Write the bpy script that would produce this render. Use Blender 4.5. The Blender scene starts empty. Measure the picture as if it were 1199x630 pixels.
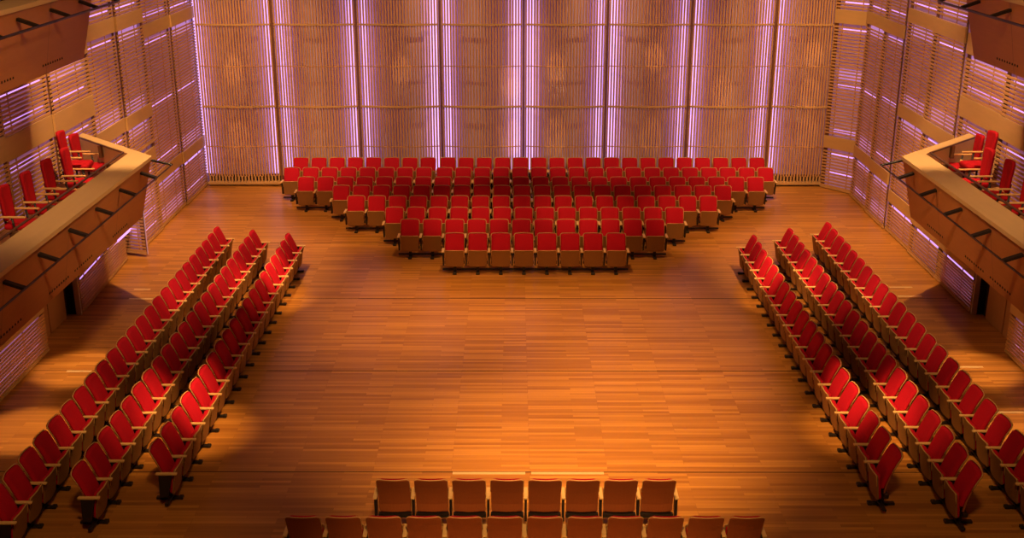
import bpy, bmesh, math, random
from mathutils import Vector, Matrix
random.seed(7)
scene = bpy.context.scene
col = scene.collection
PI = math.pi

# ------------------------------------------------------------------ camera
F, W, H = 1342.0, 1199.0, 630.0
PITCH = math.radians(18.93)
CAM = Vector((-0.25, 0.0, 9.0))
YAW = 0.0019
cam_data = bpy.data.cameras.new('hall_camera')
cam = bpy.data.objects.new('hall_camera', cam_data)
col.objects.link(cam)
cam_data.sensor_fit = 'HORIZONTAL'
cam_data.sensor_width = 36.0
cam_data.lens = F / W * 36.0
cam_data.clip_end = 200
cam.location = CAM
cam.rotation_euler = (PI / 2 - PITCH, 0, YAW)
scene.camera = cam
RM = cam.rotation_euler.to_matrix()


def ray(px, py):
    return RM @ Vector(((px - W / 2) / F, -(py - H / 2) / F, -1.0))


def at_z(px, py, z):
    d = ray(px, py)
    return CAM + d * ((z - CAM.z) / d.z)


def at_x(px, py, x):
    d = ray(px, py)
    return CAM + d * ((x - CAM.x) / d.x)


# ------------------------------------------------------------------ render look
scene.view_settings.view_transform = 'Standard'
scene.view_settings.look = 'None'
scene.view_settings.exposure = 0.15
try:
    scene.cycles.use_denoising = True
    scene.cycles.denoiser = 'OPENIMAGEDENOISE'
    scene.cycles.max_bounces = 6
    scene.cycles.diffuse_bounces = 3
    scene.cycles.sample_clamp_indirect = 4.0
    scene.cycles.caustics_reflective = False
except Exception:
    pass


# ------------------------------------------------------------------ materials
def base_mat(name):
    m = bpy.data.materials.new(name)
    m.use_nodes = True
    nt = m.node_tree
    b = nt.nodes['Principled BSDF']
    return m, nt, b


def mat_plain(name, c, rough=0.5, var=0.12, scale=20.0, metal=0.0, stretch=(1, 1, 1), bump=0.0, spec=0.4, coords='Object'):
    """solid colour broken up by stretched noise (grain, nap, wear)"""
    m, nt, b = base_mat(name)
    tc = nt.nodes.new('ShaderNodeTexCoord')
    mp = nt.nodes.new('ShaderNodeMapping')
    mp.inputs['Scale'].default_value = stretch
    nz = nt.nodes.new('ShaderNodeTexNoise')
    nz.inputs['Scale'].default_value = scale
    nz.inputs['Detail'].default_value = 4
    mx = nt.nodes.new('ShaderNodeMix')
    mx.data_type = 'RGBA'
    mx.inputs[6].default_value = (c[0] * (1 - var), c[1] * (1 - var), c[2] * (1 - var), 1)
    mx.inputs[7].default_value = (min(1, c[0] * (1 + var)), min(1, c[1] * (1 + var)), min(1, c[2] * (1 + var)), 1)
    nt.links.new(tc.outputs[coords], mp.inputs['Vector'])
    nt.links.new(mp.outputs['Vector'], nz.inputs['Vector'])
    nt.links.new(nz.outputs['Fac'], mx.inputs[0])
    nt.links.new(mx.outputs[2], b.inputs['Base Color'])
    b.inputs['Roughness'].default_value = rough
    b.inputs['Metallic'].default_value = metal
    b.inputs['Specular IOR Level'].default_value = spec
    if bump:
        bp = nt.nodes.new('ShaderNodeBump')
        bp.inputs['Strength'].default_value = bump
        bp.inputs['Distance'].default_value = 0.004
        nt.links.new(nz.outputs['Fac'], bp.inputs['Height'])
        nt.links.new(bp.outputs['Normal'], b.inputs['Normal'])
    return m


def mat_emit(name, c, strength):
    m, nt, b = base_mat(name)
    b.inputs['Base Color'].default_value = (0.6, 0.5, 0.7, 1)
    b.inputs['Emission Color'].default_value = (*c, 1)
    b.inputs['Emission Strength'].default_value = strength
    return m


def mat_floor():
    m, nt, b = base_mat('parquet_planks')
    tc = nt.nodes.new('ShaderNodeTexCoord')
    br = nt.nodes.new('ShaderNodeTexBrick')
    br.offset = 0.37
    br.offset_frequency = 3
    br.inputs['Color1'].default_value = (0.0, 0.0, 0.0, 1)
    br.inputs['Color2'].default_value = (1, 1, 1, 1)
    br.inputs['Mortar'].default_value = (0.0, 0.0, 0.0, 1)
    br.inputs['Scale'].default_value = 1.0
    br.inputs['Mortar Size'].default_value = 0.003
    br.inputs['Mortar Smooth'].default_value = 0.3
    br.inputs['Bias'].default_value = 0.0
    br.inputs['Brick Width'].default_value = 1.25
    br.inputs['Row Height'].default_value = 0.075
    nt.links.new(tc.outputs['Object'], br.inputs['Vector'])
    mp = nt.nodes.new('ShaderNodeMapping')
    mp.inputs['Scale'].default_value = (0.5, 9, 1)
    nz = nt.nodes.new('ShaderNodeTexNoise')
    nz.inputs['Scale'].default_value = 1.6
    nz.inputs['Detail'].default_value = 5
    nt.links.new(tc.outputs['Object'], mp.inputs['Vector'])
    nt.links.new(mp.outputs['Vector'], nz.inputs['Vector'])
    ad = nt.nodes.new('ShaderNodeMix')
    ad.data_type = 'RGBA'
    ad.inputs[0].default_value = 0.45
    nt.links.new(br.outputs['Color'], ad.inputs[6])
    nt.links.new(nz.outputs['Fac'], ad.inputs[7])
    cr = nt.nodes.new('ShaderNodeValToRGB')
    e = cr.color_ramp.elements
    e[0].position = 0.1
    e[0].color = (0.29, 0.105, 0.018, 1)
    e[1].position = 0.85
    e[1].color = (0.60, 0.27, 0.055, 1)
    k = e.new(0.5)
    k.color = (0.45, 0.185, 0.034, 1)
    nt.links.new(ad.outputs[2], cr.inputs['Fac'])
    nt.links.new(cr.outputs['Color'], b.inputs['Base Color'])
    b.inputs['Roughness'].default_value = 0.34
    b.inputs['Specular IOR Level'].default_value = 0.42
    return m


M = {}
M['floor'] = mat_floor()
M['red'] = mat_plain('red_upholstery', (0.50, 0.007, 0.026), 0.85, 0.14, 45, bump=0.3, spec=0.15)
M['red2'] = mat_plain('red_armchair_fabric', (0.40, 0.006, 0.016), 0.85, 0.14, 45, bump=0.3, spec=0.15)
M['shell'] = mat_plain('chair_veneer', (0.29, 0.135, 0.044), 0.5, 0.15, 14, stretch=(6, 6, 1))
M['shell_back'] = mat_plain('chair_back_veneer', (0.42, 0.115, 0.036), 0.5, 0.15, 14, stretch=(6, 6, 1))
M['rim'] = mat_plain('pale_beech_edge', (0.66, 0.40, 0.16), 0.45, 0.1, 20)
M['arm'] = mat_plain('lit_beech_arm', (0.80, 0.52, 0.22), 0.4, 0.1, 20)  # edge beech made brighter, light on the arms put into the colour
M['black'] = mat_plain('black_metal', (0.018, 0.013, 0.012), 0.45, 0.2, 12, spec=0.5)
M['slat'] = mat_plain('slat_oak', (0.60, 0.32, 0.13), 0.55, 0.16, 3, stretch=(1, 1, 1))
M['band'] = mat_plain('plain_oak_board', (0.60, 0.36, 0.15), 0.5, 0.10, 3, stretch=(0.6, 0.6, 4))
M['post'] = mat_plain('dark_post_wood', (0.20, 0.085, 0.04), 0.5, 0.15, 6)
M['ledge'] = mat_plain('ledge_oak', (0.62, 0.42, 0.20), 0.45, 0.08, 3, stretch=(3, .5, 1))
M['face'] = mat_plain('balcony_veneer', (0.46, 0.19, 0.065), 0.5, 0.1, 3, stretch=(1, 1, 5))
M['wall'] = mat_plain('dark_hall_wall', (0.25, 0.13, 0.08), 0.8, 0.1, 2)
M['door'] = mat_plain('door_veneer', (0.42, 0.19, 0.07), 0.5, 0.1, 3, stretch=(2, 2, .4))
M['cavity'] = mat_plain('lavender_backing', (0.42, 0.27, 0.52), 0.9, 0.05, 4)
M['ceiling'] = mat_plain('dark_ceiling', (0.10, 0.07, 0.06), 0.9, 0.1, 2)
M['brass'] = mat_plain('brass_strip', (0.80, 0.58, 0.30), 0.35, 0.1, 10, metal=0.3)
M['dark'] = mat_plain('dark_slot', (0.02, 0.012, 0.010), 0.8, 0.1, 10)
M['seam'] = mat_plain('floor_seam', (0.06, 0.025, 0.012), 0.7, 0.1, 10)
M['rail'] = mat_plain('brown_bronze_rail', (0.16, 0.075, 0.035), 0.4, 0.1, 10, metal=0.4)
M['pale'] = mat_plain('pale_panel_edge', (0.55, 0.40, 0.33), 0.5, 0.1, 4)
VIO = (0.62, 0.30, 1.0)
M['led'] = mat_emit('violet_led_bright', (0.68, 0.42, 1.0), 1.3)
M['led_line'] = mat_emit('violet_led_line', (0.62, 0.34, 0.95), 1.2)
M['glow'] = mat_emit('backing_painted_glow', (0.48, 0.18, 0.44), 0.20)  # emission painted on the backing in place of violet light
M['glow_back'] = mat_emit('back_wall_painted_glow', (0.46, 0.17, 0.40), 0.075)  # emission stands in for violet light falling on the back wall
M['glow_dim'] = mat_emit('violet_glow_dim', (0.58, 0.29, 0.80), 0.55)  # emission painted as soft violet glow around the light lines
M['glow_soft'] = mat_emit('violet_glow_soft', (0.56, 0.27, 0.75), 0.55)  # painted glow, the dimmer step beside the bright light boards


# ------------------------------------------------------------------ mesh helpers
def obj(name, bm, mat, parent=None, smooth=False):
    bmesh.ops.recalc_face_normals(bm, faces=bm.faces)
    me = bpy.data.meshes.new(name)
    bm.to_mesh(me)
    bm.free()
    if smooth:
        for p in me.polygons:
            p.use_smooth = True
    me.materials.append(mat)
    o = bpy.data.objects.new(name, me)
    col.objects.link(o)
    if parent is not None:
        o.parent = parent
    return o


def tag(o, label, cat, group=None):
    o['label'] = label
    o['category'] = cat
    if group:
        o['group'] = group
    return o


def thing(name, label, cat, loc=(0, 0, 0), rz=0.0, group=None):
    o = bpy.data.objects.new(name, None)
    o.empty_display_size = 0.2
    col.objects.link(o)
    o.location = loc
    o.rotation_euler = (0, 0, rz)
    return tag(o, label, cat, group)


def structure(o):
    o['kind'] = 'structure'
    return o


def box(bm, x0, x1, y0, y1, z0, z1, mtx=None, bevel=0.0):
    c = [(x0, y0, z0), (x1, y0, z0), (x1, y1, z0), (x0, y1, z0), (x0, y0, z1), (x1, y0, z1), (x1, y1, z1), (x0, y1, z1)]
    v = [bm.verts.new(mtx @ Vector(p) if mtx else p) for p in c]
    fs = [bm.faces.new([v[i] for i in f]) for f in ((0, 3, 2, 1), (4, 5, 6, 7), (0, 1, 5, 4), (1, 2, 6, 5), (2, 3, 7, 6), (3, 0, 4, 7))]
    if bevel:
        es = {e for f in fs for e in f.edges}
        bmesh.ops.bevel(bm, geom=list(es), offset=bevel, segments=2, affect='EDGES', profile=0.5)


def tube(bm, pts, r, n=8):
    pts = [Vector(p) for p in pts]
    rings = []
    for i, p in enumerate(pts):
        if i == 0:
            d = pts[1] - p
        elif i == len(pts) - 1:
            d = p - pts[i - 1]
        else:
            d = (pts[i + 1] - p).normalized() + (p - pts[i - 1]).normalized()
        d.normalize()
        a = Vector((0, 0, 1)) if abs(d.z) < 0.9 else Vector((1, 0, 0))
        u = d.cross(a).normalized()
        w = d.cross(u).normalized()
        rr = r[i] if isinstance(r, (list, tuple)) else r
        rings.append([bm.verts.new(p + (u * math.cos(2 * PI * k / n) + w * math.sin(2 * PI * k / n)) * rr) for k in range(n)])
    for a, b in zip(rings, rings[1:]):
        for k in range(n):
            bm.faces.new((a[k], a[(k + 1) % n], b[(k + 1) % n], b[k]))
    bm.faces.new(rings[0][::-1])
    bm.faces.new(rings[-1])


def prism(bm, poly_bot, z0, poly_top, z1):
    a = [bm.verts.new((p[0], p[1], z0)) for p in poly_bot]
    b = [bm.verts.new((p[0], p[1], z1)) for p in poly_top]
    n = len(a)
    for i in range(n):
        bm.faces.new((a[i], a[(i + 1) % n], b[(i + 1) % n], b[i]))
    bm.faces.new(a[::-1])
    bm.faces.new(b)


def sheet(rows, front, back):
    """closed curved board: rows of (z, half_width); front/back give x from (u, z, edge) with u in -1..1"""
    NU = 8
    bm = bmesh.new()
    ga, gb = [], []
    nr = len(rows)
    for j, (z, hw) in enumerate(rows):
        ra, rb = [], []
        for i in range(NU + 1):
            u = -1 + 2 * i / NU
            edge = i in (0, NU) or j in (0, nr - 1)
            ra.append(bm.verts.new((front(u, z, edge), u * hw, z)))
            rb.append(bm.verts.new((back(u, z, edge), u * hw, z)))
        ga.append(ra)
        gb.append(rb)
    for j in range(nr - 1):
        for i in range(NU):
            bm.faces.new((ga[j][i], ga[j][i + 1], ga[j + 1][i + 1], ga[j + 1][i]))
            bm.faces.new((gb[j][i + 1], gb[j][i], gb[j + 1][i], gb[j + 1][i + 1]))
    for j in range(nr - 1):
        for i in (0, NU):
            bm.faces.new((ga[j][i], ga[j + 1][i], gb[j + 1][i], gb[j][i]))
    for i in range(NU):
        for j in (0, nr - 1):
            bm.faces.new((ga[j][i], ga[j][i + 1], gb[j][i + 1], gb[j][i]))
    return bm


def round_rows(z0, z1, hw0, hw1, rt, rb, n=5, shrink=0.0):
    """(z, half width) list of a board with rounded top and bottom corners"""
    z0 += shrink
    z1 -= shrink
    zs = [z0 + rb * (1 - math.cos(a)) for a in (0, PI / 6, PI / 3)] + [z0 + rb + (z1 - rt - z0 - rb) * k / n for k in range(0, n + 1)]
    zs += [z1 - rt * (1 - math.sin(a)) for a in (PI / 6, PI / 3, PI / 2)]
    out = []
    for z in zs:
        t = (z - z0) / (z1 - z0)
        w = hw0 + (hw1 - hw0) * t - shrink
        if z < z0 + rb:
            d = z0 + rb - z
            w += -rb + math.sqrt(max(0, rb * rb - d * d))
        if z > z1 - rt:
            d = z - (z1 - rt)
            w += -rt + math.sqrt(max(0, rt * rt - d * d))
        out.append((z, w))
    return out


# ------------------------------------------------------------------ room shell
YB = 34.55      # back wall backing
XW = 10.05      # side wall plane
ZC = 12.6
bm = bmesh.new(); box(bm, -XW - .2, XW + .2, -3.2, YB + .4, -0.2, 0.0)
structure(obj('floor', bm, M['floor']))
bm = bmesh.new(); box(bm, -XW - .2, XW + .2, -3.2, YB + .4, ZC, ZC + .2)
structure(obj('ceiling', bm, M['ceiling']))
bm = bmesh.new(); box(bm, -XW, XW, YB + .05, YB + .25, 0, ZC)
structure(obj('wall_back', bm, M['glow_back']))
bm = bmesh.new(); box(bm, -XW, XW, -3.2, -3.0, 0, ZC)
structure(obj('wall_near', bm, M['wall']))
for s, nm in ((-1, 'left'), (1, 'right')):
    bm = bmesh.new(); box(bm, min(s * XW, s * (XW + .2)), max(s * XW, s * (XW + .2)), -3.0, YB + .25, 0, ZC)
    structure(obj('wall_' + nm, bm, M['wall']))

# stage-lift seams in the floor and the pale metal strips let into it
for k, y in enumerate((16.25, 20.2, 24.2, 28.3)):
    bm = bmesh.new(); box(bm, -9.5, 9.5, y - .012, y + .012, 0.0, 0.0015)
    structure(obj('trim_%d' % (k + 1), bm, M['seam']))
STRIPS = [
    (530, 615, 554.3, 'pale metal floor strip behind the nearer short row, left one of the pair'),
    (622, 707, 554.3, 'pale metal floor strip behind the nearer short row, right one of the pair'),
    (151, 181, 350, 'bright metal floor strip left of the left chair block, longer and nearer of two'),
    (157, 176, 339, 'short metal floor strip left of the left chair block, farther of two'),
    (78, 107, 435, 'metal floor strip in the light pool under the left balcony'),
    (1050, 1079, 347, 'bright metal floor strip right of the right chair block, longer and nearer of two'),
    (1040, 1068, 336.5, 'thin metal floor strip right of the right chair block, farther of two'),
    (1119, 1151, 430, 'metal floor strip in the light pool under the right balcony'),
    (1166, 1199, 483, 'metal floor strip at the right edge, nearest under the right balcony'),
]
for x0, x1, y, lab in STRIPS:
    a, b = at_z(x0, y, 0), at_z(x1, y, 0)
    bm = bmesh.new(); box(bm, -(b.x - a.x) / 2, (b.x - a.x) / 2, -.035, .035, 0, .006)
    o = obj('floor_strip', bm, M['brass'])
    o.location = ((a.x + b.x) / 2, a.y, 0.0)
    tag(o, lab, 'floor strip', 'metal strips in the floor')

# ------------------------------------------------------------------ back wall: eight bowed panels of upright slats
ORD = ['first', 'second', 'third', 'fourth', 'fifth', 'sixth', 'seventh', 'eighth', 'ninth', 'tenth', 'eleventh', 'twelfth', 'thirteenth',
       'fourteenth', 'fifteenth', 'sixteenth', 'seventeenth', 'eighteenth', 'nineteenth', 'twentieth', 'twenty-first', 'twenty-second',
       'twenty-third', 'twenty-fourth', 'twenty-fifth', 'twenty-sixth']
PW = 2.47
YF = 34.22   # slat plane at panel edges
ZT = 9.0
BULGE = 0.14
for i in range(8):
    xc = (i - 3.5) * PW + 0.03
    lo, hi = -PW / 2 + .042, PW / 2 - .042
    if i == 0:
        lo += .18
    if i == 7:
        hi -= .62
    lab = ('bowed wood panel of upright slats, %s from the left on the back wall' % ORD[i])
    t = thing('slatted_back_panel', lab, 'wall panel', (xc, YF, 0), 0, 'slatted back wall panels')

    def bow(x):
        return -BULGE * (1 - (x / (PW / 2)) ** 2)
    bm = bmesh.new()
    n = 1 + round((hi - lo - .05) / .0836)
    for k in range(n):
        x = lo + .025 + (hi - lo - .05) * k / (n - 1)
        y = bow(x)
        box(bm, x - .0235, x + .0235, y, y + .05, .30, ZT)
    obj('slats', bm, M['slat'], t)
    # battens: dark-topped thick ones and thin ones
    for z, hh, dy in ((1.22, .018, .012), (2.44, .05, .035), (3.65, .018, .012), (4.87, .05, .035), (6.1, .018, .012), (7.3, .05, .035)):
        bm = bmesh.new()
        m_ = 12
        pts = [(lo + (hi - lo) * q / m_) for q in range(m_ + 1)]
        fr = [(x, bow(x) - dy) for x in pts]
        bk = [(x, bow(x) + .055) for x in pts][::-1]
        prism(bm, fr + bk, z - hh / 2, fr + bk, z + hh / 2)
        obj('batten', bm, M['slat'] if hh < .03 else M['band'], t)
    # plinth with a row of upright slots
    bm = bmesh.new()
    ns = round((hi - lo) / .099)
    for k in range(ns):
        x = lo + (hi - lo) * (k + .5) / ns
        y = bow(x)
        box(bm, x - .024, x + .024, y, y + .05, .12, .30)
    box(bm, lo, hi, -.16, .06, .05, .12)
    obj('plinth', bm, M['band'], t)
    bm = bmesh.new(); box(bm, lo, hi, .08, .12, 0, .31)
    obj('plinth_back', bm, M['dark'], t)
    # light boards behind the slats near both edges, each with painted glow beside it
    for sx in (-1, 1):
        bm = bmesh.new()
        c = sx * (PW / 2 - .20)
        if c + .12 > hi + .05:
            bm.free()
            continue
        box(bm, c - .10, c + .10, .20, .23, .32, ZT)
        obj('light_glow_strip', bm, M['led'], t)
        bm = bmesh.new()
        c = sx * (PW / 2 - .39)
        box(bm, c - .09, c + .09, .22, .24, .32, ZT)
        obj('light_glow_strip', bm, M['glow_soft'], t)
for k in range(1, 8):
    x = (k - 4) * PW + .03
    bm = bmesh.new(); box(bm, x - .032, x + .032, YF - .03, YF + .28, 0, ZT)
    structure(obj('trim_%d' % (10 + k), bm, M['post']))
bm = bmesh.new(); box(bm, -9.8, 9.8, YF - .05, YF + .3, ZT, ZC)
structure(obj('trim_20', bm, M['band']))


# ------------------------------------------------------------------ side wall panels of level slats
def slat_panel(p0, p1, z0, z1, bands, strips, label, split=0.5, step=-.05, pitch=.085, depth=.14, group='slatted side wall panels', edge=True, drop=0.0):
    """p0 -> p1 along the wall, room on the left-hand side (z cross x); bands are plain boards, strips are (half, z, height, soft)"""
    p0, p1 = Vector((*p0, 0)), Vector((*p1, 0))
    d = p1 - p0
    L = d.length
    rz = math.atan2(d.y, d.x)
    t = thing('slatted_wall_panel', label, 'wall panel', p0, rz, group)
    halves = [(0.0, L * split, 0.0), (L * split + .004, L, step)] if split else [(0.0, L, 0.0)]
    for hi_, (a, b, off) in enumerate(halves):
        bm = bmesh.new()
        z = z0 + .10
        while z < z1 - .05:
            if not any(zb - .01 < z + .026 and z - .026 < zt + .01 for zb, zt in bands):
                box(bm, a, b, off - .018, off, z - .024, z + .024)
            z += pitch
        # thin upright holding rails
        for q in (0.33, 0.80):
            x = a + (b - a) * q
            box(bm, x - .014, x + .014, off - .034, off - .018, z0, z1)
        obj('slats', bm, M['slat'], t)
        for zb, zt in bands:
            bm = bmesh.new(); box(bm, a, b, off - .06, off + .012, zb, zt, bevel=.004)
            obj('plain_band', bm, M['band'], t)
        if edge:
            bm = bmesh.new(); box(bm, a, b, off - .06, off + .01, z0 + .02, z0 + .07)
            obj('base_rail', bm, M['band'], t)
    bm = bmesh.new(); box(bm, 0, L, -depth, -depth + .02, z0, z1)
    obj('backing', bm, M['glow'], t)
    bm = bmesh.new()
    for xa, xb, of in ([(0.0, .10, 0), (L * split - .16, L * split, 0), (L * split, L * split + .10, step), (L - .16, L, step)] if split else [(0, .12, 0), (L - .12, L, 0)]):
        box(bm, xa, xb, of - .055, of - .036, z0, z1)  # added dark boards, block the violet glow behind the slat ends
    obj('upright', bm, M['post'], t)
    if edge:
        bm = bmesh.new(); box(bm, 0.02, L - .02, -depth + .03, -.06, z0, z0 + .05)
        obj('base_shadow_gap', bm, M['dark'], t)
    for hf, z, hgt, soft in strips:
        if hf >= len(halves):
            continue
        a, b, off = halves[hf]
        bm = bmesh.new(); zc = z + hgt / 2
        box(bm, a + .20, b - .20, -depth + .025, -depth + .035, zc - (.16 if soft else .035), zc + (.16 if soft else .035))
        obj('light_glow_strip', bm, M['glow_dim'] if soft else M['led_line'], t)  # soft ones are painted glow on the backing
    return t


XP = 9.68
SIDE = {}
for s, nm in ((-1, 'left'), (1, 'right')):
    def PP(a, b, s=s):
        # a, b as (distance from axis, Y); a farther from the camera
        return ((-a[0], a[1]), (-b[0], b[1])) if s < 0 else ((b[0], b[1]), (a[0], a[1]))

    def ST(lst, s=s):
        return lst if s < 0 else [(1 - h, z, g, w) for h, z, g, w in lst]
    ya = 34.3 if s < 0 else 33.0
    # the panel next to the back wall
    slat_panel(*PP((XP, ya), (XP, 29.6)), 0, 9.2, [(1.22, 1.55), (5.06, 5.40), (8.0, 8.4)],
               ST([(0, .98, .20, 0), (1, .98, .2, 1), (0, .18, .25, 0), (1, .18, .25, 1), (1, 1.62, .35, 0), (0, 1.62, .2, 1), (1, 3.05, .45, 0), (0, 3.05, .3, 0),
                   (1, 5.45, .30, 0), (0, 5.45, .2, 0), (1, 4.8, .22, 0), (0, 4.8, .2, 1)]),
               'level-slatted wood panel with violet light lines, far %s wall next to the back corner' % nm)
    slat_panel(*PP((XP, 29.55), (XP, 25.55)), 0 if s > 0 else 2.4, 9.2, [(3.10, 3.44), (5.50, 5.85), (8.3, 8.7)] + ([(.80, 1.12)] if s > 0 else []),
               ST([(1, 3.48, .22, 1), (0, 3.48, .16, 1), (1, 2.85, .2, 0), (0, 2.85, .2, 1), (1, 5.15, .32, 0), (0, 5.3, .12, 1), (1, 5.90, .25, 0), (0, 5.90, .2, 0),
                   (0, .62, .14, 0), (1, .62, .14, 0)]),
               'level-slatted wood panel on the %s wall, behind the diagonal end of the lower balcony' % nm)
    slat_panel(*PP((XP, 25.5), (XP, 20.9)), 2.62, 9.2, [(3.92, 4.38), (5.30, 5.75), (7.9, 8.3)],
               ST([(0, 3.55, .32, 0), (1, 3.55, .32, 0), (0, 4.42, .3, 0), (1, 4.42, .3, 0), (0, 4.95, .32, 1), (1, 5.0, .25, 0), (0, 5.8, .5, 0)]),
               'level-slatted wood panel on the %s wall above the lower balcony\'s end chairs' % nm)
    slat_panel(*PP((XP, 20.85), (XP, 15.0)), 2.62, 9.2, [(3.98, 4.45), (5.3, 5.75)],
               ST([(0, 3.5, .40, 0), (1, 3.5, .4, 0), (0, 4.5, .35, 0), (1, 4.5, .35, 1)]),
               'level-slatted wood panel on the %s wall at the frame edge behind the balcony chairs' % nm)
    # under the balcony
    if s < 0:
        slat_panel(*PP((XP, 29.5), (XP, 27.65)), 0, 2.4, [(1.95, 2.3)], [(0, 1.55, .3, 0), (0, .2, .25, 0), (0, 1.0, .15, 1)],
                   'low slatted wood panel on the left wall below the balcony\'s diagonal end', split=0)
        slat_panel((-9.42, 27.12), (-9.98, 27.3), 0.06, 2.4, [(2.2, 2.4)], [(0, .15, .9, 1), (0, 1.05, .10, 0)],
                   'narrow violet slatted return panel facing the room under the left balcony', split=0, depth=.10)
        slat_panel(*PP((9.82, 26.9), (9.62, 23.25)), 0, 2.4, [(.80, 2.35)], [(0, .62, .12, 0), (1, .62, .12, 0), (0, .2, .2, 1)],
                   'low slatted wood panel on the left wall between the doors and the narrow return panel', split=.42, step=0.0, pitch=.068)
        pe = (-9.62, 23.2)
    else:
        slat_panel(*PP((9.68, 25.5), (9.66, 23.3)), 0, 2.4, [(.80, 2.35)], [(0, .62, .12, 0), (0, .2, .2, 1)],
                   'low slatted wood panel on the right wall just beyond the doors', split=0, pitch=.068)
        pe = (9.66, 23.25)
    # pale end board of that panel
    bm = bmesh.new(); box(bm, min(pe[0], pe[0] + s * .11), max(pe[0], pe[0] + s * .11), pe[1] - .05, pe[1], 0, 2.4)
    structure(obj('trim_%d' % (31 if s < 0 else 32), bm, M['pale']))
    bm = bmesh.new(); box(bm, min(pe[0] + s * .12, s * 10), max(pe[0] + s * .12, s * 10), pe[1] + .0, pe[1] + .04, 0, 2.4)
    structure(obj('trim_%d' % (35 if s < 0 else 36), bm, M['dark']))
    slat_panel(*PP((9.55, 21.15), (9.5, 15.0)), 0, 2.4, [(.86, 2.35)], ST([(0, .16, .16, 0), (1, .16, .16, 0), (0, .3, .5, 1)]),
               'low slatted wood panel on the %s wall, nearest one under the balcony' % nm, split=.5, step=0.0, pitch=.068)
    # doors in the recess: two leaves with a dark gap between
    dx = s * 9.86
    for j, (y0, y1) in enumerate(((22.08, 22.95), (21.2, 22.04))):
        bm = bmesh.new(); box(bm, min(dx, dx + s * .05), max(dx, dx + s * .05), y0, y1, .01, 2.35, bevel=.006)
        structure(obj('door_%d' % (1 + j + (0 if s < 0 else 2)), bm, M['door']))
    bm = bmesh.new(); box(bm, min(dx + s * .06, dx + s * .10), max(dx + s * .06, dx + s * .10), 21.15, 23.2, 0, 2.4)
    structure(obj('trim_%d' % (33 if s < 0 else 34), bm, M['dark']))

# angled slatted panel across the right back corner
slat_panel((9.95, 32.95), (9.1, 34.0), 0, 9.2, [(1.25, 1.62), (4.95, 5.35)],
           [(0, .35, .35, 0), (0, .98, .2, 0), (0, 1.66, .25, 0), (0, 3.0, .25, 0), (0, 3.4, .15, 1), (0, 4.65, .22, 0), (0, 5.4, .3, 0)],
           'angled slatted wood panel standing across the right back corner', split=0, pitch=.095)


# ------------------------------------------------------------------ balconies
def offset_poly(side, base, endy, far):
    return [(side * base, -2.6), (side * base, endy), (side * 9.66, endy + (9.66 - base))]


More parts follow.
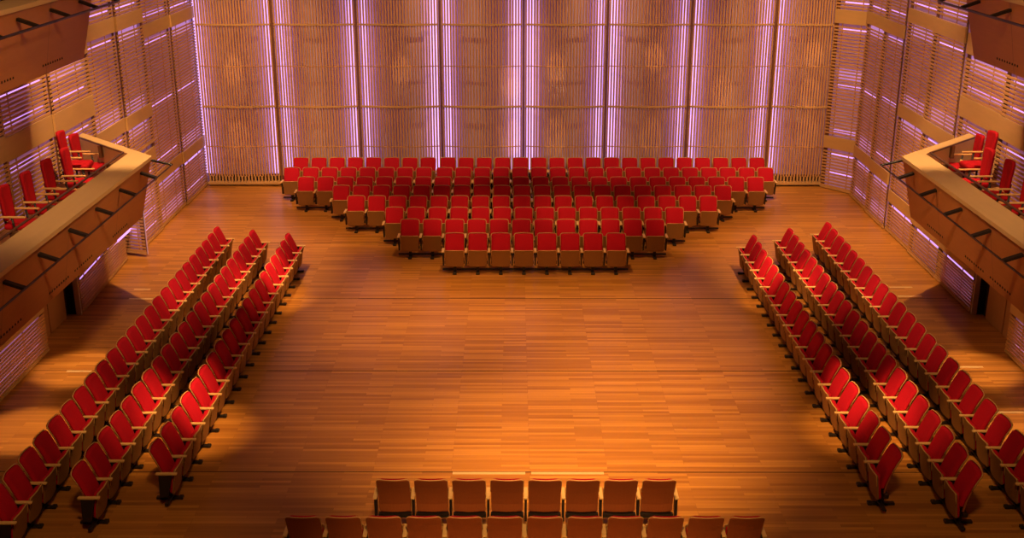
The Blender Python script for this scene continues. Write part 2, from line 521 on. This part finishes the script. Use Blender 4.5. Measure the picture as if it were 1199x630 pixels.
def make_balcony(s, zb, endy, label, lower):
    t = thing('balcony', label, 'balcony', (0, 0, zb), 0, 'balconies on the side walls')
    nm = s
    top = 1.20
    wall = 9.66

    def line(x, ye):
        return [(s * x, -2.6), (s * x, ye), (s * wall, ye + (wall - x))]
    o_top, o_bot = line(7.52, endy), line(7.74, endy - .2)
    i_top = line(8.05, endy + .22)
    # veneered front: leaning board
    bm = bmesh.new()
    in_top, in_bot = line(7.58, endy - .02), line(7.80, endy - .22)
    prism(bm, o_bot + in_bot[::-1], 0.0, o_top + in_top[::-1], top - .06)
    obj('front_board', bm, M['face'], t)
    bm = bmesh.new()
    o2 = line(7.50, endy + .02)
    prism(bm, o2 + i_top[::-1], top - .07, o2 + i_top[::-1], top)
    obj('ledge', bm, M['ledge'], t)
    bm = bmesh.new()
    i2 = line(8.01, endy + .24)
    i3 = line(8.05, endy + .22)
    prism(bm, i2 + i3[::-1], .3, i2 + i3[::-1], top - .07)
    obj('inner_board', bm, M['ledge'], t)
    bm = bmesh.new()
    f = line(7.80, endy - .22) + [(s * wall, -2.6)]
    prism(bm, f, .2, f, .3)
    obj('balcony_floor', bm, M['door'], t)
    bm = bmesh.new()
    f = line(7.76, endy - .2) + [(s * wall, -2.6)]
    prism(bm, f, .02, f, .08)
    obj('soffit', bm, M['face'], t)
    if lower:
        bm = bmesh.new(); box(bm, min(s * 8.75, s * 9.66), max(s * 8.75, s * 9.66), 22.30, 22.92, .3, .5)
        obj('wall_step', bm, M['door'], t)
    # slim handrail standing on the inner edge
    bm = bmesh.new()
    h0 = [(s * 8.13, -2.6, top + .03), (s * 8.13, endy + .19, top + .03), (s * 9.6, endy + .19 + (9.6 - 8.13), top + .03)]
    tube(bm, h0, .022, 8)
    obj('handrail', bm, M['rail'], t, True)
    for k in range(9):
        y = endy - .7 - k * 1.5
        bm = bmesh.new(); box(bm, min(s * 8.05, s * 8.16), max(s * 8.05, s * 8.16), y - .05, y + .05, top - .22, top + .02, bevel=.01)
        obj('rail_bracket', bm, M['rail'], t)
    bm = bmesh.new(); box(bm, min(s * 8.88, s * 8.80), max(s * 8.88, s * 8.80), endy + .86, endy + .96, top - .25, top + .02, bevel=.01)
    obj('rail_bracket', bm, M['rail'], t)
    # dark lighting pipe carried on arms outside the front
    zp = .90
    bm = bmesh.new()
    tube(bm, [(s * 7.26, -2.6, zp), (s * 7.26, endy + .5, zp), (s * 7.60, endy + .18, top - .12)], .026, 8)
    obj('lighting_pipe', bm, M['black'], t, True)
    for k in range(12):
        y = endy - .62 - k * 1.27
        bm = bmesh.new()
        a, b = Vector((s * 7.60, y, zp + .13)), Vector((s * 7.26, y, zp + .01))
        d = (b - a)
        mt = Matrix.Translation(a) @ d.to_track_quat('X', 'Z').to_matrix().to_4x4()
        box(bm, 0, d.length, -.045, .045, -.022, .022, mt)
        obj('bracket_arm', bm, M['black'], t)
    # rows of small dark slots near the lower edge
    bm = bmesh.new()
    y = endy - 1.25
    grp = 0
    while y > 8:
        for k in range(9):
            yy = y - k * .1
            for zz in (.14,):
                xx = 7.74 - .22 * (zz / top)
                box(bm, min(s * (xx - .008), s * (xx + .03)), max(s * (xx - .008), s * (xx + .03)), yy - .022, yy + .022, zz, zz + .055)
        y -= 0.9 + (1.05 if grp % 2 == 0 else .22)
        grp += 1
    obj('vent_slots', bm, M['dark'], t)
    # joint lines between front boards
    for k in range(5):
        y = endy - 1.9 - k * 2.54
        bm = bmesh.new()
        for z_ in (0,):
            v = [bm.verts.new(p) for p in ((s * 7.735, y - .006, .01), (s * 7.735, y + .006, .01), (s * 7.519, y + .006, top - .08), (s * 7.519, y - .006, top - .08))]
            bm.faces.new(v)
        obj('board_joint', bm, M['post'], t)
    return t


make_balcony(-1, 2.5, 22.4, 'lower left balcony with red armchairs, pale ledge and black lighting pipe', True)
make_balcony(1, 2.5, 22.4, 'lower right balcony with red armchairs, pale ledge and black lighting pipe', True)
make_balcony(-1, 6.0, 20.25, 'upper left balcony at the top corner, its veneered front cut by the frame', False)
make_balcony(1, 6.0, 20.25, 'upper right balcony at the top corner, its veneered front cut by the frame', False)


# ------------------------------------------------------------------ auditorium chair (forward is +X, row runs along Y)
def back_x(z):
    t = max(0.0, (z - .40) / .53)
    return .03 - .215 * t + .02 * math.sin(t * PI)


def chair_meshes():
    ms = {}

    def mk(name, bm, mat, smooth=True):
        o = obj(name, bm, mat, None, smooth)
        me = o.data
        bpy.data.objects.remove(o)
        ms[name] = me
    rows = round_rows(.31, .93, .226, .232, .045, .02)
    mk('backrest', sheet(rows, lambda u, z, e: back_x(z) + .028 * u * u, lambda u, z, e: back_x(z) + .028 * u * u - .020), M['shell_back'], False)
    rows_c = round_rows(.38, .93, .226, .232, .045, .02, shrink=.006)
    mk('back_cushion', sheet(rows_c, lambda u, z, e: back_x(z) + .028 * u * u + (.028 if e else .064), lambda u, z, e: back_x(z) + .028 * u * u + .001), M['red'])
    # pale beech edging round the back shell
    bm = bmesh.new()
    pts = []
    rr = [r for r in rows if r[0] > .62]
    for z, hw in rr:
        pts.append(Vector((back_x(z) + .028 - .004, hw, z)))
    tp = [Vector((back_x(.93) + .028 * (u * u) - .004, u * rows[-1][1], .93)) for u in (.6, .2, -.2, -.6)]
    left = [Vector((p.x, -p.y, p.z)) for p in pts][::-1]
    tube(bm, pts + tp + left, .0085, 5)
    mk('back_edging', bm, M['rim'])
    rows_s = round_rows(.19, .605, .218, .226, .03, .03)

    def sx(z):
        return .135 + .06 * (z - .2) / .44
    mk('seat', sheet(rows_s, lambda u, z, e: sx(z) + .022 - .02 * u * u, lambda u, z, e: sx(z) - .02 * u * u), M['shell'], False)
    rows_sc = round_rows(.19, .602, .218, .226, .035, .03, shrink=.010)
    mk('seat_cushion', sheet(rows_sc, lambda u, z, e: sx(z) - .02 * u * u - .001, lambda u, z, e: sx(z) - .02 * u * u - (.030 if e else .066)), M['red'])
    bm = bmesh.new()
    pts = [Vector((sx(z) + .004, hw, z)) for z, hw in rows_s[6:]]
    tp = [Vector((sx(.605) + .018 - .02 * u * u, u * rows_s[-1][1], .605)) for u in (.5, 0, -.5)]
    tube(bm, pts + tp + [Vector((p.x, -p.y, p.z)) for p in pts][::-1], .008, 5)
    mk('seat_edging', bm, M['rim'])
    bm = bmesh.new(); box(bm, -.08, .235, -.030, .030, .560, .590, bevel=.008)
    mk('armrest', bm, M['arm'], False)
    # upright black plate carrying the armrest, hung on the seat beam
    bm = bmesh.new()
    prism(bm, [(-.05, -.016), (.07, -.016), (.07, .016), (-.05, .016)], .19, [(-.04, -.016), (.16, -.016), (.16, .016), (-.04, .016)], .560)
    mk('arm_support', bm, M['black'], False)
    # pedestal under the middle of the chair with its cross beam
    bm = bmesh.new()
    prism(bm, [(-.03, -.035), (.06, -.035), (.06, .035), (-.03, .035)], .04, [(-.02, -.035), (.05, -.035), (.05, .035), (-.02, .035)], .27)
    box(bm, -.02, .05, -.236, .236, .23, .29)
    mk('pedestal', bm, M['black'], False)
    bm = bmesh.new()
    box(bm, -.20, .18, -.035, .035, .0, .04, bevel=.008)
    box(bm, .14, .21, -.045, .045, .0, .05, bevel=.012)
    mk('foot', bm, M['black'], False)
    return ms


CH = chair_meshes()


def add_part(name, root, parent=None, loc=(0, 0, 0)):
    o = bpy.data.objects.new(name, CH[name])
    col.objects.link(o)
    o.parent = parent or root
    o.location = loc
    return o


def build_chair(extra):
    root = bpy.data.objects.new('auditorium_chair', None)
    root.empty_display_size = .2
    b = add_part('backrest', root)
    add_part('back_cushion', root, b)
    add_part('back_edging', root, b)['label'] = 'pale beech edging'
    st = add_part('seat', root)
    add_part('seat_cushion', root, st)
    add_part('seat_edging', root, st)['label'] = 'pale beech edging'
    for y in {'both': (.272, -.272), 'plus': (.272,), 'minus': (-.272,)}[extra]:
        ar = add_part('armrest', root, loc=(0, y, 0))
        ar['label'] = 'pale beech armrest'
        add_part('arm_support', root, ar)['label'] = 'black metal arm support'
    pd = add_part('pedestal', root)
    pd['label'] = 'black metal pedestal'
    add_part('foot', root, pd)
    return root


PROTO = {k: build_chair(k) for k in ('both', 'plus', 'minus')}
used = {k: False for k in PROTO}
count = 0


def copy_tree(o, parent=None):
    c = o.copy()
    col.objects.link(c)
    c.parent = parent
    for ch in o.children:
        copy_tree(ch, c)
    return c


def place_chair(x, y, rz, label, group, extra):
    global count
    if not used[extra]:
        c = PROTO[extra]
        col.objects.link(c)
        used[extra] = True
    else:
        c = copy_tree(PROTO[extra])
    c.location = (x, y, 0)
    c.rotation_euler = (0, 0, rz)
    tag(c, label, 'chair', group)
    count += 1
    return c


def row_rail(p0, p1, label, along='x'):
    """low black bar on the floor tying the feet of one row together"""
    bm = bmesh.new()
    d = (Vector(p1) - Vector(p0)).length
    box(bm, 0, d, -.03, .03, .047, .085, bevel=.006)
    o = obj('floor_rail', bm, M['black'])
    o.location = (p0[0], p0[1], 0)
    o.rotation_euler = (0, 0, math.atan2(p1[1] - p0[1], p1[0] - p0[0]))
    tag(o, label, 'floor rail', 'black floor rails under the chair rows')


ZTOP = .935
# centre block: (top y px, left px of first cushion, right px of last, count)
CENTRE = [(184.3, 344.3, 893.8, 26), (196, 333.5, 904, 26), (207, 349, 893.8, 24), (216.9, 390, 856, 20), (229, 406.9, 839.3, 18),
          (242.5, 451.4, 800.2, 14), (256.5, 469.2, 777.8, 12), (272.7, 521, 732.8, 8)]
ROWN = ['back row', 'second row from the back', 'third row from the back', 'fourth row from the back', 'fourth row from the front',
        'third row from the front', 'second row from the front', 'front row']
for r, (ty, lx, rx, n) in enumerate(CENTRE):
    a, b = at_z(lx, ty, ZTOP), at_z(rx, ty, ZTOP)
    x0, x1 = a.x + .235, b.x - .235
    oy = a.y - .165
    for k in range(n):
        x = x0 + (x1 - x0) * k / (n - 1)
        if n > 20 and r < 2:      # the slight aisle after the eighth seat
            x += .03 if k >= 8 else -.02
        lab = 'red folded-up chair, %s from the left in the %s, centre block' % (ORD[k], ROWN[r])
        if k == n - 1:
            lab = 'red folded-up chair at the right end of the %s, centre block' % ROWN[r]
        elif k == 0:
            lab = 'red folded-up chair at the left end of the %s, centre block' % ROWN[r]
        place_chair(x, oy, -PI / 2, lab, 'centre block, ' + ROWN[r], 'both' if k == 0 else 'plus')
    row_rail((x0 - .3, oy + .04), (x1 + .3, oy + .04), 'black bar on the floor under the %s of the centre block' % ROWN[r])

# near short rows, seen from behind
for (ty, lx, rx, n, nm) in ((561.5, 440, 792, 8, 'shorter row of eight'), (605, 333, 896, 12, 'longer row of twelve')):
    a, b = at_z(lx, ty, ZTOP), at_z(rx, ty, ZTOP)
    x0, x1 = a.x + .235, b.x - .235
    oy = a.y + .165
    for k in range(n):
        x = x0 + (x1 - x0) * k / (n - 1)
        lab = 'brown chair back, %s from left in the near %s' % (ORD[k], nm)
        place_chair(x, oy, PI / 2, lab, 'near ' + nm, 'both' if k == n - 1 else 'plus')
    row_rail((x0 - .3, oy - .04), (x1 + .3, oy - .04), 'black bar on the floor under the near %s' % nm)

# side blocks: rows along the hall, facing the middle: (back-top X, far Y, near Y, count)
SIDES = {
    -1: [('inner', -5.67, 26.0, 15.42, 20), ('middle', -6.58, 26.28, 14.72, 22), ('outer', -7.50, 26.55, 14.05, 24)],
    1: [('inner', 5.47, 25.88, 15.27, 20), ('middle', 6.45, 26.43, 14.75, 22), ('outer', 7.50, 26.95, 14.6, 23)],
}
for s in (-1, 1):
    nm = 'left' if s < 0 else 'right'
    for rowname, bx, yf, yn, n in SIDES[s]:
        ox = bx - s * .165
        for k in range(n):
            y = yf + (yn - yf) * k / (n - 1)
            lab = 'red folded-up chair, %s from the far end of the %s row, %s block' % (ORD[k], rowname, nm)
            if k == 0:
                lab = 'red folded-up chair at the far end of the %s row, %s block' % (rowname, nm)
            elif k == n - 1:
                lab = 'red folded-up chair at the near end of the %s row, %s block' % (rowname, nm)
            place_chair(ox, y, 0 if s < 0 else PI, lab, '%s block, %s row' % (nm, rowname), ('both' if k == n - 1 else 'plus') if s < 0 else 'minus')
        row_rail((ox - s * .04, yn - .3), (ox - s * .04, yf + .3), 'black bar on the floor under the %s row of the %s block' % (rowname, nm))


# ------------------------------------------------------------------ balcony armchairs (swivel chairs with pale arms)
def build_armchair():
    root = bpy.data.objects.new('swivel_armchair', None)
    root.empty_display_size = .2
    parts = []

    def P(name, bm, mat, parent=root, smooth=True):
        o = obj(name, bm, mat, None, smooth)
        col.objects.unlink(o)
        o.parent = parent
        parts.append(o)
        return o
    rows = round_rows(.56, 1.16, .19, .22, .09, .06)

    def bx(z):
        return -.23 - .05 * (z - .56) / .6
    P('backrest', sheet(rows, lambda u, z, e: bx(z) + .05 * u * u + (.015 if e else .05), lambda u, z, e: bx(z) + .05 * u * u - (.0 if e else .03)), M['red2'])
    bm = bmesh.new()
    rs = sheet(round_rows(-.26, .26, .23, .25, .09, .06), lambda u, z, e: .02 if e else .055, lambda u, z, e: -.03 if e else -.055)
    bmesh.ops.transform(rs, matrix=Matrix.Translation((.04, 0, .47)) @ Matrix(((0, 0, 1, 0), (0, 1, 0, 0), (1, 0, 0, 0), (0, 0, 0, 1))), verts=rs.verts)
    bm.free()
    P('seat', rs, M['red2'])
    for y in (-.28, .28):
        bm = bmesh.new(); box(bm, -.22, .22, y - .028, y + .028, .66, .69, bevel=.01)
        a = P('armrest', bm, M['rim'], smooth=False)
        a['label'] = 'pale wooden armrest'
        bm = bmesh.new()
        tube(bm, [(.0, y * .8, .42), (.0, y, .50), (-.02, y, .66)], .02, 6)
        P('arm_support', bm, M['black'], a)
    bm = bmesh.new(); tube(bm, [(-.1, 0, .41), (-.27, 0, .46), (-.30, 0, .70)], .025, 6)
    P('back_support', bm, M['black'])
    bm = bmesh.new(); tube(bm, [(0, 0, .08), (0, 0, .24), (0, 0, .25), (0, 0, .43)], [.03, .03, .02, .02], 10)
    P('column', bm, M['black'])
    bm = bmesh.new()
    for k in range(5):
        a = 2 * PI * k / 5 + .3
        tube(bm, [(0, 0, .12), (.16 * math.cos(a), .16 * math.sin(a), .10), (.28 * math.cos(a), .28 * math.sin(a), .07)], [.03, .022, .016], 6)
    base = P('star_base', bm, M['black'])
    for k in range(5):
        a = 2 * PI * k / 5 + .3
        c = Vector((.28 * math.cos(a), .28 * math.sin(a), .03))
        d = Vector((-math.sin(a), math.cos(a), 0)) * .02
        bm = bmesh.new(); tube(bm, [c - d, c + d], .03, 10)
        P('caster', bm, M['black'], base)
    return root, parts


AR, AP = build_armchair()
first = [True]
ZF = 2.8


def place_arm(x, y, rz, label, z=ZF):
    if first[0]:
        first[0] = False
        c = AR
        col.objects.link(c)
        for p in AP:
            col.objects.link(p)
    else:
        c = copy_tree(AR)
    c.location = (x, y, z)
    c.rotation_euler = (0, 0, rz)
    tag(c, label, 'armchair', 'armchairs on the balconies')


for s in (-1, 1):
    nm = 'left' if s < 0 else 'right'
    for ax, ay, dr, lift, lab in (
        (9.12, 22.62, .05, .20, 'brightly lit red swivel armchair against the wall at the far end of the %s balcony' % nm),
        (9.12, 23.25, -.05, 0, 'red swivel armchair with lit seat beside the diagonal ledge of the %s balcony' % nm),
        (8.82, 21.95, .03, 0, 'shaded red swivel armchair just in front of the brightly lit pair, %s balcony' % nm),
        (8.82, 21.0, -.03, 0, 'dark red swivel armchair, fourth from the far end of the %s balcony' % nm),
        (8.82, 20.05, .02, 0, 'dark red swivel armchair, fifth from the far end of the %s balcony' % nm),
        (8.82, 19.1, -.02, 0, 'red swivel armchair cut by the %s edge of the frame' % nm),
    ):
        place_arm(s * ax, ay, (0 if s < 0 else PI) + dr, lab, ZF + lift)


# ------------------------------------------------------------------ lights
WARM = (1.0, 0.54, 0.18)
WARM2 = (1.0, 0.58, 0.25)


def spot(loc, target, energy, angle, blend=.5, color=WARM, radius=.12):
    ld = bpy.data.lights.new('hall_spot', 'SPOT')
    ld.energy = energy
    ld.color = color
    ld.spot_size = math.radians(angle)
    ld.spot_blend = blend
    ld.shadow_soft_size = radius
    o = bpy.data.objects.new('hall_spot', ld)
    col.objects.link(o)
    o.location = loc
    o.rotation_euler = (Vector(target) - Vector(loc)).to_track_quat('-Z', 'Y').to_euler()
    return o


def area(loc, rot, sx, sy, energy, color=WARM):
    ld = bpy.data.lights.new('hall_fill', 'AREA')
    ld.shape = 'RECTANGLE'
    ld.size, ld.size_y = sx, sy
    ld.energy = energy
    ld.color = color
    o = bpy.data.objects.new('hall_fill', ld)
    col.objects.link(o)
    o.location = loc
    o.rotation_euler = rot
    return o


area((0, 20, 12.3), (0, 0, 0), 12, 22, 90, WARM)
# stage centre pools
spot((0.6, 11.0, 12.2), (1.4, 17.4, 0), 7500, 32, 1.0)
spot((-3.0, 20.0, 12.2), (-2.6, 23.3, 0), 3500, 32, 1.0)
spot((3.0, 19.0, 12.2), (2.6, 22.0, 0), 3000, 36, 1.0)
spot((0.0, 22.0, 12.2), (0.0, 26.0, 0), 2500, 50, 1.0)
for s in (-1, 1):
    spot((s * 6.0, 25.0, 12.2), (s * 7.0, 29.5, 0), 2600, 44, 1.0)
spot((0.0, 12.0, 12.2), (0.0, 19.3, 0), 6500, 46, .9)
# centre seats
for x in (-4.4, -1.5, 1.5, 4.4):
    spot((x * .8, 18.5, 12.2), (x, 28.4, .8), 3200, 13, .9)
    spot((x * 1.3, 22.5, 12.2), (x * 1.5, 33.5, .8), 1500, 16, .8)
# short rows next to the camera
spot((0, 3.0, 12.2), (0.2, 13.7, .6), 6500, 26, .9)
# side blocks
for s in (-1, 1):
    spot((s * 0.5, 14.0, 12.2), (s * 5.5, 17.5, .8), 9000, 11, 1.0)
    spot((s * 1.5, 14.0, 12.2), (s * 6.5, 17.0, .8), 3200, 14, 1.0)
    spot((s * 0.5, 20.0, 12.2), (s * 5.5, 23.9, .8), 9000, 10, 1.0)
    spot((s * 1.5, 20.0, 12.2), (s * 6.4, 22.5, .8), 2600, 14, 1.0)
    # from beside the upper balcony down on the end of the lower one
    spot((s * 6.5, 20.0, 12.2), (s * 8.2, 25.2, 1.5), 5500, 38, .5, WARM2)
    # washing the far side wall
    spot((s * 4.5, 24.0, 12.2), (s * 9.7, 30.5, 3.5), 2200, 58, .8, WARM2)
    spot((s * 3.5, 12.0, 12.2), (s * 9.7, 20.5, 5.2), 700, 40, .8, WARM, 1.0)
    # added low cross light, brightens the doors under the balcony
    spot((-s * 4.0, 21.0, 11.0), (s * 9.7, 20.6, .9), 1500, 20, .9, WARM, .3)
    # added spots to brighten the ledges and veneered fronts
    spot((s * 3.0, 10.0, 12.2), (s * 7.5, 18.5, 3.5), 4200, 20, 1.0, WARM2, .6)
    spot((s * 1.0, 12.0, 11.5), (s * 7.5, 17.0, 6.6), 900, 30, 1.0, WARM, .6)
    # added soft fill on the near ends of the side blocks
    spot((s * 2.0, 6.0, 12.2), (s * 6.5, 14.5, .5), 1500, 34, 1.0, WARM, .6)
    # added fill spots under the upper balcony, brighten the wall behind the chairs
    for y in (19.2, 16.2):
        spot((s * 8.7, y, 5.98), (s * 9.6, y + .3, 4.4), 45, 110, .8, WARM2, .05)
    # downlights in the soffit of the lower balcony
    for y in (20.3, 17.7):
        spot((s * 8.5, y, 2.5), (s * 8.6, y, 0), 260, 46, .6, WARM2, .04)
# small beams picking out patches of the slatted back wall
for x, z in ((-8.6, 3.4), (-8.6, 1.3), (-3.6, 3.4), (-0.4, 3.1), (1.0, 3.5), (1.0, 1.4), (-0.4, 1.5), (3.9, 3.8), (3.9, 1.4), (8.6, 3.9), (8.6, 2.7), (8.6, 1.5), (6.0, 2.8)):
    spot((x * .9, 27.0, 12.0), (x, 34.2, z), 2200, 3.6, .6, WARM2, .03)
# slat wall washers
for x in (-7.5, -2.5, 2.5, 7.5):
    spot((x, 27.0, 12.2), (x, 34.3, 2.8), 2700, 42, .9, WARM2)

wd = bpy.data.worlds.new('hall_world')
scene.world = wd
wd.use_nodes = True
wd.node_tree.nodes['Background'].inputs[0].default_value = (0.02, 0.012, 0.008, 1)
wd.node_tree.nodes['Background'].inputs[1].default_value = 0.3
print('chairs', count)
